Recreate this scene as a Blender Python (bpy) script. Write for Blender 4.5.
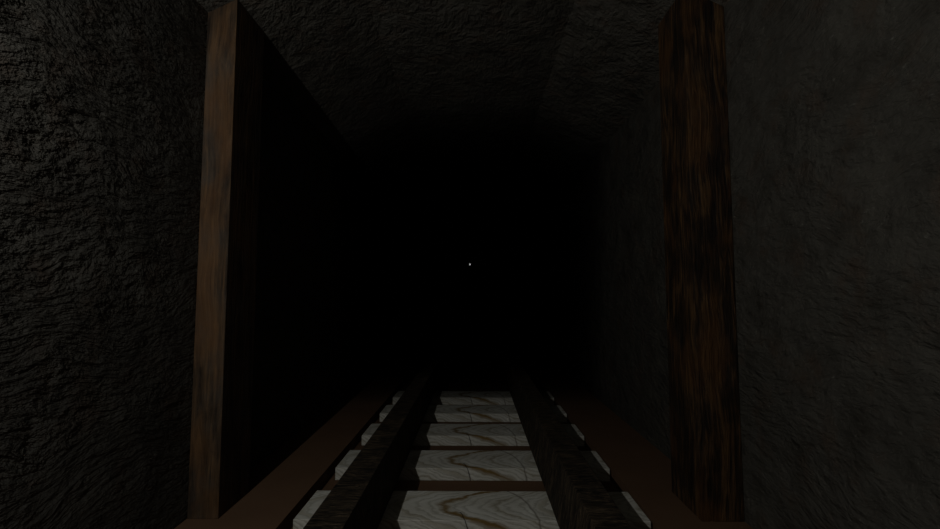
import bpy, bmesh, math, random
from mathutils import Vector

# ------------------------------------------------------------------ clear
for o in list(bpy.data.objects):
    bpy.data.objects.remove(o, do_unlink=True)
S = bpy.context.scene
C = S.collection

# ------------------------------------------------------------------ camera
cam_d = bpy.data.cameras.new('camera')
cam_d.sensor_width = 36.0
cam_d.lens = 36.0 * 458.1 / 940.0          # vertical field of view 60 degrees
cam_d.clip_start = 0.02
cam = bpy.data.objects.new('camera', cam_d)
C.objects.link(cam)
cam.location = (0.0, 0.0, 1.6)
cam.rotation_euler = (math.radians(94.0), 0.0, math.radians(0.62))
S.camera = cam

# ------------------------------------------------------------------ world: no daylight underground
w = bpy.data.worlds.new('underground')
S.world = w
w.use_nodes = True
w.node_tree.nodes['Background'].inputs[0].default_value = (0, 0, 0, 1)
w.node_tree.nodes['Background'].inputs[1].default_value = 0.0

# ------------------------------------------------------------------ the visitor's hand lamp, held high on the left
ld = bpy.data.lights.new('hand_lamp_light', 'POINT')
ld.energy = 106.0
ld.color = (1.0, 0.985, 0.92)
ld.shadow_soft_size = 0.012
lo = bpy.data.objects.new('hand_lamp_light', ld)
C.objects.link(lo)
lo.location = (-1.78, 0.10, 3.02)

# ------------------------------------------------------------------ exposure
vs = S.view_settings
vs.view_transform = 'Standard'
vs.look = 'None'
vs.gamma = 1.0
vs.exposure = 0.0
vs.use_curve_mapping = False

# ------------------------------------------------------------------ node helpers
def new_mat(name, rough=0.9, spec=0.2):
    m = bpy.data.materials.new(name)
    m.use_nodes = True
    nt = m.node_tree
    b = nt.nodes['Principled BSDF']
    b.inputs['Roughness'].default_value = rough
    b.inputs['Specular IOR Level'].default_value = spec
    return m, nt, b

class G:
    """small wrapper for writing node graphs"""
    def __init__(s, nt): s.nt = nt
    def n(s, t, **kw):
        nd = s.nt.nodes.new(t)
        for k, v in kw.items(): setattr(nd, k, v)
        return nd
    def put(s, sock, v):
        if v is None: return
        if isinstance(v, bpy.types.NodeSocket): s.nt.links.new(v, sock)
        else: sock.default_value = v
    def coord(s): return s.n('ShaderNodeTexCoord').outputs['Object']
    def mapping(s, v, loc=(0,0,0), rot=(0,0,0), scale=(1,1,1)):
        m = s.n('ShaderNodeMapping'); s.put(m.inputs[0], v)
        m.inputs[1].default_value = loc; m.inputs[2].default_value = rot; m.inputs[3].default_value = scale
        return m.outputs[0]
    def noise(s, v, scale, detail=4, rough=.55, dist=0.0, col=False):
        t = s.n('ShaderNodeTexNoise'); s.put(t.inputs['Vector'], v)
        t.inputs['Scale'].default_value = scale; t.inputs['Detail'].default_value = detail
        t.inputs['Roughness'].default_value = rough; t.inputs['Distortion'].default_value = dist
        return t.outputs['Color' if col else 'Fac']
    def math(s, op, a, b=None, c=None, clamp=False):
        m = s.n('ShaderNodeMath', operation=op, use_clamp=clamp)
        s.put(m.inputs[0], a); s.put(m.inputs[1], b); s.put(m.inputs[2], c)
        return m.outputs[0]
    def vmath(s, op, a, b=None, sc=None):
        m = s.n('ShaderNodeVectorMath', operation=op)
        s.put(m.inputs[0], a); s.put(m.inputs[1], b)
        if sc is not None: s.put(m.inputs['Scale'], sc)
        return m.outputs[0]
    def ramp(s, f, stops, interp='LINEAR'):
        r = s.n('ShaderNodeValToRGB'); s.put(r.inputs[0], f)
        cr = r.color_ramp; cr.interpolation = interp
        while len(cr.elements) < len(stops): cr.elements.new(0.5)
        for e, (p, c) in zip(cr.elements, stops):
            e.position = p; e.color = (*c, 1) if len(c) == 3 else c
        return r.outputs[0]
    def mix(s, f, a, b, blend='MIX'):
        m = s.n('ShaderNodeMix', data_type='RGBA', blend_type=blend)
        s.put(m.inputs[0], f); s.put(m.inputs[6], a); s.put(m.inputs[7], b)
        return m.outputs[2]
    def sep(s, v):
        x = s.n('ShaderNodeSeparateXYZ'); s.put(x.inputs[0], v); return x.outputs
    def comb(s, x, y, z):
        m = s.n('ShaderNodeCombineXYZ'); s.put(m.inputs[0], x); s.put(m.inputs[1], y); s.put(m.inputs[2], z)
        return m.outputs[0]
    def bump(s, h, strength, dist, normal=None):
        b = s.n('ShaderNodeBump'); b.inputs['Strength'].default_value = strength
        b.inputs['Distance'].default_value = dist
        s.put(b.inputs['Height'], h)
        if normal is not None: s.put(b.inputs['Normal'], normal)
        return b.outputs[0]

def rgb(r, g, b): return (r, g, b)

def lin(*c): return tuple((v/255/12.92 if v <= 10 else ((v/255+.055)/1.055)**2.4) for v in c)

# ------------------------------------------------------------------ materials
def rock_material(name, relief, depth, ridge_rot, stretch, grain, seed, tone=1.0):
    m, nt, b = new_mat(name, .82, .22)
    g = G(nt)
    co = g.mapping(g.coord(), loc=(seed, seed*.7, seed*.3))
    warp = g.noise(co, 1.3, 2, .5, col=True)
    warp = g.vmath('SUBTRACT', warp, (.5,.5,.5))
    wv = g.vmath('ADD', co, g.vmath('SCALE', warp, sc=.42))
    rv = g.mapping(wv, rot=ridge_rot, scale=stretch)
    ridge = g.noise(rv, grain, 4, .58, .25)
    big = g.noise(rv, grain*.33, 3, .55)
    flat = g.noise(g.mapping(co, loc=(7,1,4)), 1.9, 3, .55)      # some patches smoother than others
    amp = g.math('MULTIPLY_ADD', flat, 1.5, .15)
    pits = g.noise(co, grain*3.0, 4, .6)
    h = g.math('MULTIPLY', g.math('ADD', ridge, g.math('MULTIPLY', pits, .30)), amp)
    h = g.math('ADD', h, g.math('MULTIPLY', big, .8))
    nrm = g.bump(h, relief, depth)
    stain = g.noise(co, 3.4, 6, .66)
    spk = g.noise(rv, 17, 4, .7)
    base = g.ramp(stain, [(.30, rgb(.056,.051,.042)), (.50, rgb(.088,.083,.072)), (.70, rgb(.114,.108,.092))])
    rust = g.ramp(g.noise(g.mapping(co, loc=(5,2,9)), 4.2, 5, .65), [(.52, rgb(0,0,0)), (.72, rgb(1,1,1))])
    base = g.mix(g.math('MULTIPLY', rust, .6), base, (.098,.064,.044,1))
    chips = g.ramp(spk, [(.63, rgb(0,0,0)), (.74, rgb(1,1,1))])
    base = g.mix(g.math('MULTIPLY', chips, .7), base, (.23,.225,.20,1))
    base = g.mix(1.0, base, (tone,tone,tone,1), 'MULTIPLY')
    nt.links.new(base, b.inputs['Base Color'])
    nt.links.new(nrm, b.inputs['Normal'])
    return m

def timber_material(name, dark, mid, light, relief=.5, axis='Z', scale=1.0, seed=0.0, rough=.75, greyness=.45):
    """rough sawn timber: long streaks along one axis, wandering around knots"""
    m, nt, b = new_mat(name, rough, .25)
    g = G(nt)
    co = g.mapping(g.coord(), loc=(seed, seed*1.7, seed*.6))
    wob = g.vmath('SUBTRACT', g.noise(co, 1.5*scale, 2, .5, col=True), (.5,.5,.5))
    wv = g.vmath('ADD', co, g.vmath('SCALE', wob, sc=.13))
    st = {'Z': (1,1,.07), 'Y': (1,.09,1), 'X': (.09,1,1)}[axis]
    sv = g.mapping(wv, scale=st)
    streak = g.noise(sv, 26*scale, 5, .65, .8)
    fine = g.noise(g.mapping(wv, scale=st), 75*scale, 3, .6)
    patch = g.noise(co, 2.6*scale, 4, .6)
    f = g.math('ADD', g.math('MULTIPLY', streak, .70), g.math('MULTIPLY', fine, .30))
    f = g.math('ADD', f, g.math('MULTIPLY', g.math('SUBTRACT', patch, .5), .35))
    col = g.ramp(f, [(.36, dark), (.50, mid), (.66, light)])
    grey = g.ramp(g.noise(g.mapping(co, loc=(3,8,1)), 3.4*scale, 4, .6), [(.46, rgb(0,0,0)), (.66, rgb(1,1,1))])
    col = g.mix(g.math('MULTIPLY', grey, greyness), col, (.075,.066,.058,1))
    blot = g.noise(g.mapping(wv, loc=(6,2,5), scale=(1,1,.35)), 7.0*scale, 5, .65)
    bl = g.ramp(blot, [(.50, rgb(0,0,0)), (.64, rgb(1,1,1))])
    col = g.mix(g.math('MULTIPLY', bl, .55), col, (dark[0]*1.6, dark[1]*1.5, dark[2]*1.4, 1))
    warm = g.ramp(g.noise(g.mapping(wv, loc=(1,9,3), scale=(1,1,.4)), 5.0*scale, 4, .6), [(.50, rgb(0,0,0)), (.66, rgb(1,1,1))])
    col = g.mix(g.math('MULTIPLY', warm, .5), col, (light[0]*1.0, light[1]*.82, light[2]*.62, 1))
    nt.links.new(col, b.inputs['Base Color'])
    nt.links.new(g.bump(f, relief, .03), b.inputs['Normal'])
    return m

def bark_material(name, seed):
    """dark rail timber, fibres running across the rail"""
    m, nt, b = new_mat(name, .8, .2)
    g = G(nt)
    co = g.mapping(g.coord(), loc=(seed, seed*.4, seed*.9))
    wob = g.vmath('SUBTRACT', g.noise(co, 4.5, 3, .6, col=True), (.5,.5,.5))
    wv = g.vmath('ADD', co, g.vmath('SCALE', wob, sc=.10))
    sv = g.mapping(wv, scale=(.22,1,.22))
    streak = g.noise(sv, 30, 5, .68, 1.2)
    blot = g.noise(co, 6, 4, .6)
    f = g.math('ADD', g.math('MULTIPLY', streak, .75), g.math('MULTIPLY', blot, .25))
    col = g.ramp(f, [(.40, rgb(.008,.007,.005)), (.50, rgb(.040,.030,.020)), (.66, rgb(.135,.098,.062))])
    nt.links.new(col, b.inputs['Base Color'])
    nt.links.new(g.bump(f, 1.0, .06), b.inputs['Normal'])
    return m

def sleeper_material():
    """pale weathered oak with a pointed growth-ring figure, a brown knot streak and a split"""
    m, nt, b = new_mat('pale_weathered_sleeper_wood', .85, .15)
    g = G(nt)
    co = g.coord()
    s = g.sep(co)
    # u runs along the sleeper, v across it and down over its front side
    u = g.math('ADD', s[0], .0325)
    v = g.math('ADD', s[1], s[2])
    uv = g.comb(u, v, 0.0)
    wob = g.vmath('SUBTRACT', g.noise(uv, 2.2, 3, .55, col=True), (.5,.5,.5))
    uvw = g.vmath('ADD', uv, g.vmath('SCALE', wob, sc=.20))
    sw = g.sep(uvw)
    U, V = g.math('SUBTRACT', sw[0], .05), g.math('ADD', sw[1], .05)
    fig = g.math('SUBTRACT', U, g.math('MULTIPLY', g.math('MULTIPLY', V, V), 5.2))
    fig = g.math('ADD', fig, g.math('MULTIPLY', V, .35))
    fn = g.noise(g.mapping(uvw, scale=(1,2.2,1)), 5.0, 5, .65)
    figd = g.math('ADD', fig, g.math('MULTIPLY', fn, .22))
    rings = g.math('SINE', g.math('MULTIPLY', figd, 62.0))
    rings = g.math('MULTIPLY_ADD', rings, .5, .5)
    rings2 = g.math('SINE', g.math('MULTIPLY', figd, 17.0))
    rings2 = g.math('MULTIPLY_ADD', rings2, .5, .5)
    ringm = g.ramp(rings, [(.0, rgb(.72,.71,.68)), (.25, rgb(.93,.93,.93)), (1, rgb(1,1,1))])
    ringm2 = g.ramp(rings2, [(.0, rgb(.76,.73,.67)), (.16, rgb(.95,.95,.95)), (1, rgb(1,1,1))])
    tone = g.noise(uv, 3.0, 4, .6)
    base = g.ramp(tone, [(.3, rgb(.56,.55,.49)), (.7, rgb(.74,.745,.70))])
    base = g.mix(1.0, base, ringm, 'MULTIPLY')
    base = g.mix(1.0, base, ringm2, 'MULTIPLY')
    # brown pointed streak, broad along its lower arm
    a0 = g.math('ABSOLUTE', g.math('ADD', figd, .12))
    wide = g.math('MULTIPLY_ADD', g.math('MULTIPLY', V, -1.0, clamp=True), -45.0, 19.0)
    wide = g.math('MAXIMUM', wide, 6.0)
    band = g.math('SUBTRACT', 1.0, g.math('MULTIPLY', a0, wide), clamp=True)
    reach = g.math('SUBTRACT', 1.0, g.math('MULTIPLY', g.math('ABSOLUTE', g.math('SUBTRACT', U, .02)), 2.6), clamp=True)
    kn = g.math('MULTIPLY', g.math('POWER', band, .8), g.math('POWER', reach, .5))
    base = g.mix(g.math('MULTIPLY', kn, 1.5, clamp=True), base, (.22,.145,.055,1))
    # thin dark arc on the right
    ac = g.math('ADD', U, g.math('MULTIPLY', V, .36))
    ac = g.math('ADD', ac, g.math('MULTIPLY', g.math('MULTIPLY', V, V), .5))
    a1 = g.math('ABSOLUTE', g.math('SUBTRACT', ac, .44))
    arc = g.math('SUBTRACT', 1.0, g.math('MULTIPLY', a1, 60.0), clamp=True)
    base = g.mix(g.math('MULTIPLY', arc, .75), base, (.12,.10,.07,1))
    # split running down to the front edge
    cx = g.math('ADD', u, g.math('MULTIPLY', v, .30))
    cx = g.math('ADD', cx, g.math('MULTIPLY', g.noise(uv, 9, 2, .5), .05))
    crack = g.math('SUBTRACT', 1.0, g.math('MULTIPLY', g.math('ABSOLUTE', g.math('ADD', cx, .065)), 130.0), clamp=True)
    crack = g.math('MULTIPLY', crack, g.math('LESS_THAN', v, -.12))
    base = g.mix(crack, base, (.035,.030,.024,1))
    nt.links.new(base, b.inputs['Base Color'])
    fine = g.noise(g.mapping(uvw, scale=(.3,2,1)), 40, 4, .6)
    hh = g.math('ADD', g.math('MULTIPLY', rings, .5), g.math('MULTIPLY', fine, .6))
    hh = g.math('SUBTRACT', hh, crack)
    nt.links.new(g.bump(hh, .35, .01), b.inputs['Normal'])
    return m

def soil_material():
    m, nt, b = new_mat('packed_brown_earth', .95, .1)
    g = G(nt)
    co = g.coord()
    f = g.noise(co, 2.2, 4, .55)
    col = g.ramp(f, [(.3, rgb(.121,.071,.043)), (.7, rgb(.142,.084,.051))])
    nt.links.new(col, b.inputs['Base Color'])
    nt.links.new(g.bump(g.noise(co, 60, 4, .6), .12, .01), b.inputs['Normal'])
    return m

def plain(name, col, rough=.6, metal=0.0):
    m, nt, b = new_mat(name, rough, .4)
    g = G(nt)
    f = g.noise(g.coord(), 30, 3, .6)
    c2 = tuple(c*.7 for c in col)
    nt.links.new(g.ramp(f, [(.35, c2), (.65, col)]), b.inputs['Base Color'])
    b.inputs['Metallic'].default_value = metal
    return m

M = {
 'rock_left': rock_material('dark_folded_rock', 1.0, .16, (.22,0,0), (1,1,3.2), 8.0, 3.0, 1.0),
 'rock_right': rock_material('grey_scuffed_rock', .9, .05, (-.45,0,0), (1,1,2.2), 8.0, 11.0, .74),
 'rock_roof': rock_material('grey_roof_rock', .9, .07, (0,0,.2), (1.2,.9,1), 12.0, 23.0, 1.12),
 'post_left': timber_material('brown_sawn_timber', rgb(.014,.009,.006), rgb(.058,.036,.020), rgb(.140,.080,.038), .6, 'Z', .75, 1.3),
 'post_right': timber_material('dark_streaked_timber', rgb(.003,.002,.002), rgb(.024,.013,.006), rgb(.135,.072,.028), .9, 'Z', .8, 7.9, .75, .12),
 'rail': bark_material('dark_fibrous_rail_wood', 2.0),
 'rail_b': bark_material('dark_fibrous_rail_timber', 8.0),
 'sleeper': sleeper_material(),
 'soil': soil_material(),
 'black_metal': plain('black_lamp_metal', (.03,.03,.03), .5, .6),
}

# ------------------------------------------------------------------ object helpers
def link(name, bm, mat, parent=None, loc=(0,0,0), smooth=False):
    me = bpy.data.meshes.new(name)
    bmesh.ops.recalc_face_normals(bm, faces=bm.faces)
    bm.to_mesh(me); bm.free()
    me.materials.append(mat)
    if smooth:
        for p in me.polygons: p.use_smooth = True
    o = bpy.data.objects.new(name, me)
    C.objects.link(o)
    o.location = loc
    if parent: o.parent = parent
    return o

def tag(o, label, cat, group=None):
    o['label'] = label; o['category'] = cat
    if group: o['group'] = group
    return o

def extrude_profile(pts, y0, y1):
    """closed XZ profile swept along Y"""
    bm = bmesh.new()
    a = [bm.verts.new((x, y0, z)) for x, z in pts]
    b = [bm.verts.new((x, y1, z)) for x, z in pts]
    n = len(pts)
    for i in range(n):
        bm.faces.new((a[i], a[(i+1) % n], b[(i+1) % n], b[i]))
    bm.faces.new(a); bm.faces.new(list(reversed(b)))
    return bm

def bevel(bm, w, seg=2):
    bmesh.ops.bevel(bm, geom=bm.edges[:] + bm.verts[:], offset=w, segments=seg, affect='EDGES', profile=.6)

# ------------------------------------------------------------------ the tunnel (all in metres, eye height 1.6)
XL, XR = -2.08, 1.92          # rock walls
ZL, ZR = 3.81, 3.83           # wall tops
SL, SR, ZC = -1.00, .93, 4.335    # roof seams and height
Y0, Y1 = -3.0, 24.0
TH = .25                      # rock thickness
BL, BR, BD = -1.378, 1.275, .115   # sunken track bed

def struct(name, bm, mat):
    o = link(name, bm, mat); o['kind'] = 'structure'; return o

struct('floor', extrude_profile([(XL-TH, 0), (BL, 0), (BL, -BD), (BR, -BD), (BR, 0), (XR+TH, 0), (XR+TH, -.45), (XL-TH, -.45)], Y0-TH, Y1+TH), M['soil'])
struct('wall_left', extrude_profile([(XL, 0), (XL, ZL), (XL-TH, ZL), (XL-TH, 0)], Y0, Y1), M['rock_left'])
struct('wall_right', extrude_profile([(XR, 0), (XR, ZR), (XR+TH, ZR), (XR+TH, 0)], Y0, Y1), M['rock_right'])
struct('ceiling', extrude_profile([(XL-TH, ZL), (XL, ZL), (SL, ZC), (SR, ZC), (XR, ZR), (XR+TH, ZR), (XR+TH, ZC+TH), (XL-TH, ZC+TH)], Y0, Y1), M['rock_roof'])
def end_wall(name, ya, yb):
    struct(name, extrude_profile([(XL-TH, 0), (BL, 0), (BL, -BD), (BR, -BD), (BR, 0), (XR+TH, 0), (XR+TH, ZC+TH), (XL-TH, ZC+TH)], ya, yb), M['rock_right'])
end_wall('wall_back', Y0-TH, Y0)
end_wall('wall_far', Y1, Y1+TH)

# ------------------------------------------------------------------ timber posts, tops cut to the slope of the roof
def post(name, xa, xb, za, zb, ya, yb, mat):
    cx, cy = (xa+xb)/2, (ya+yb)/2
    bm = extrude_profile([(xa-cx, 0), (xb-cx, 0), (xb-cx, zb), (xa-cx, za)], ya-cy, yb-cy)
    bevel(bm, .006)
    return link(name, bm, mat, loc=(cx, cy, 0))
kl = (ZC-ZL)/(SL-XL); kr = (ZC-ZR)/(XR-SR)
e = .002
p = post('timber_post', XL+e, -1.852, ZL-e, ZL+kl*(-1.852-XL)-e, 3.40, 3.86, M['post_left'])
tag(p, 'brown timber post against the left rock wall, its front brightly lit', 'post', 'timber roof posts')
p = post('timber_post.001', 1.614, XR-e, ZR+kr*(XR-1.614)-e, ZR-e, 3.40, 3.90, M['post_right'])
tag(p, 'dark streaky timber post against the right rock wall', 'post', 'timber roof posts')

# ------------------------------------------------------------------ sleepers in the sunken bed
def sleeper_mesh():
    L, D, H = 2.565, .50, BD-.001
    bm = extrude_profile([(-L/2, -H), (L/2, -H), (L/2, 0), (-L/2, 0)], -D/2, D/2)
    bevel(bm, .004, 1)
    return bm
first = None
words = ['nearest pale wooden sleeper, cut by the bottom edge of the view',
         'second pale wooden sleeper from the front between the rails',
         'third pale wooden sleeper from the front, middle of the five lit ones',
         'fourth pale wooden sleeper from the front, second last before the dark',
         'farthest visible pale sleeper, dimly lit where the track enters the dark']
for i, wd in enumerate(words):
    if first is None:
        first = link('railway_sleeper', sleeper_mesh(), M['sleeper']); o = first
    else:
        o = first.copy(); C.objects.link(o)
    o.location = (-.0275, 3.65 + i*1.0, 0)
    tag(o, wd, 'sleeper', 'pale wooden sleepers under the rails')

# ------------------------------------------------------------------ wooden rails
RH = .368
def rail(name, x0, x1, x2, x3, mat, label):
    """base from x0 to x1, top from x2 to x3: inner side slightly battered"""
    cx = (x0+x1)/2
    bm = extrude_profile([(x0-cx, 0), (x1-cx, 0), (x3-cx, RH), (x2-cx, RH)], -2.9, Y1-.1)
    bevel(bm, .006)
    o = link(name, bm, mat, loc=(cx, 0, .001))
    return tag(o, label, 'rail', 'wooden track rails')
rail('wooden_rail', -.918, -.672, -.918, -.705, M['rail'], 'dark fibrous wooden rail on the left, shadowed on its inner side')
rail('wooden_rail.001', .58, .838, .642, .838, M['rail_b'], 'dark fibrous wooden rail on the right, its inner side lit')

# ------------------------------------------------------------------ added far lamp, stands in for the crosshair dot at screen centre
lx, ly = -.225, 20.5
lz = 1.6 + 20.5*math.tan(math.radians(4.0)) + .0
root = bpy.data.objects.new('crosshair_dot_lamp', None); C.objects.link(root)
root.location = (lx, ly, lz)
tag(root, 'tiny white crosshair dot, added as a lamp deep in the black end of the tunnel', 'lamp')
def lathe(prof, seg=20):
    bm = bmesh.new()
    rings = [[bm.verts.new((r*math.cos(2*math.pi*k/seg), r*math.sin(2*math.pi*k/seg), z)) for k in range(seg)] for r, z in prof]
    for a, b in zip(rings, rings[1:]):
        for k in range(seg):
            bm.faces.new((a[k], a[(k+1) % seg], b[(k+1) % seg], b[k]))
    bm.faces.new(list(reversed(rings[0]))); bm.faces.new(rings[-1])
    return bm
glow, nt, b = new_mat('crosshair_dot_glow', .3, .3)
b.inputs['Base Color'].default_value = (.8,.8,.8,1)
b.inputs['Emission Color'].default_value = (1,1,1,1)
b.inputs['Emission Strength'].default_value = 12.0
link('bulb', lathe([(.006,-.040), (.018,-.034), (.027,-.016), (.030,0), (.028,.016), (.023,.034), (.020,.048)]), glow, root, smooth=True)
link('lamp_cap', lathe([(.040,.049), (.046,.056), (.030,.075), (.014,.095), (.006,.10)]), M['black_metal'], root, smooth=True)  # cap and cord are added too, only to hang the dot
link('cord', lathe([(.005,.10), (.005, ZC-lz-.001)], 8), M['black_metal'], root)

# ------------------------------------------------------------------ added absorbing volume, darkens the far tunnel in place of lamp falloff
hm = bpy.data.materials.new('added_dark_haze'); hm.use_nodes = True
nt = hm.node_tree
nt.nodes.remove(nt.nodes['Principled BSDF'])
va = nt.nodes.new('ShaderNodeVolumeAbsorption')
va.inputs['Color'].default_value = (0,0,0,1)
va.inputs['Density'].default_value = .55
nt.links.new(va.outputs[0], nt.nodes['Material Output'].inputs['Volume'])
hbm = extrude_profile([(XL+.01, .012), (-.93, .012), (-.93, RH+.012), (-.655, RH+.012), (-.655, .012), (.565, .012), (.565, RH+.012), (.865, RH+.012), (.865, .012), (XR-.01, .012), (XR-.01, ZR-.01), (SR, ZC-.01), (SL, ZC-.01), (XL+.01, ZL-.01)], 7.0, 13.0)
for v in hbm.verts:                       # front leans forward so the roof fades out sooner
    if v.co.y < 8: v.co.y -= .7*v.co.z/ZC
hz = link('added_fade_haze', hbm, hm)
tag(hz, 'added absorbing haze that fades the far end of the tunnel to black', 'haze'); hz['kind'] = 'stuff'
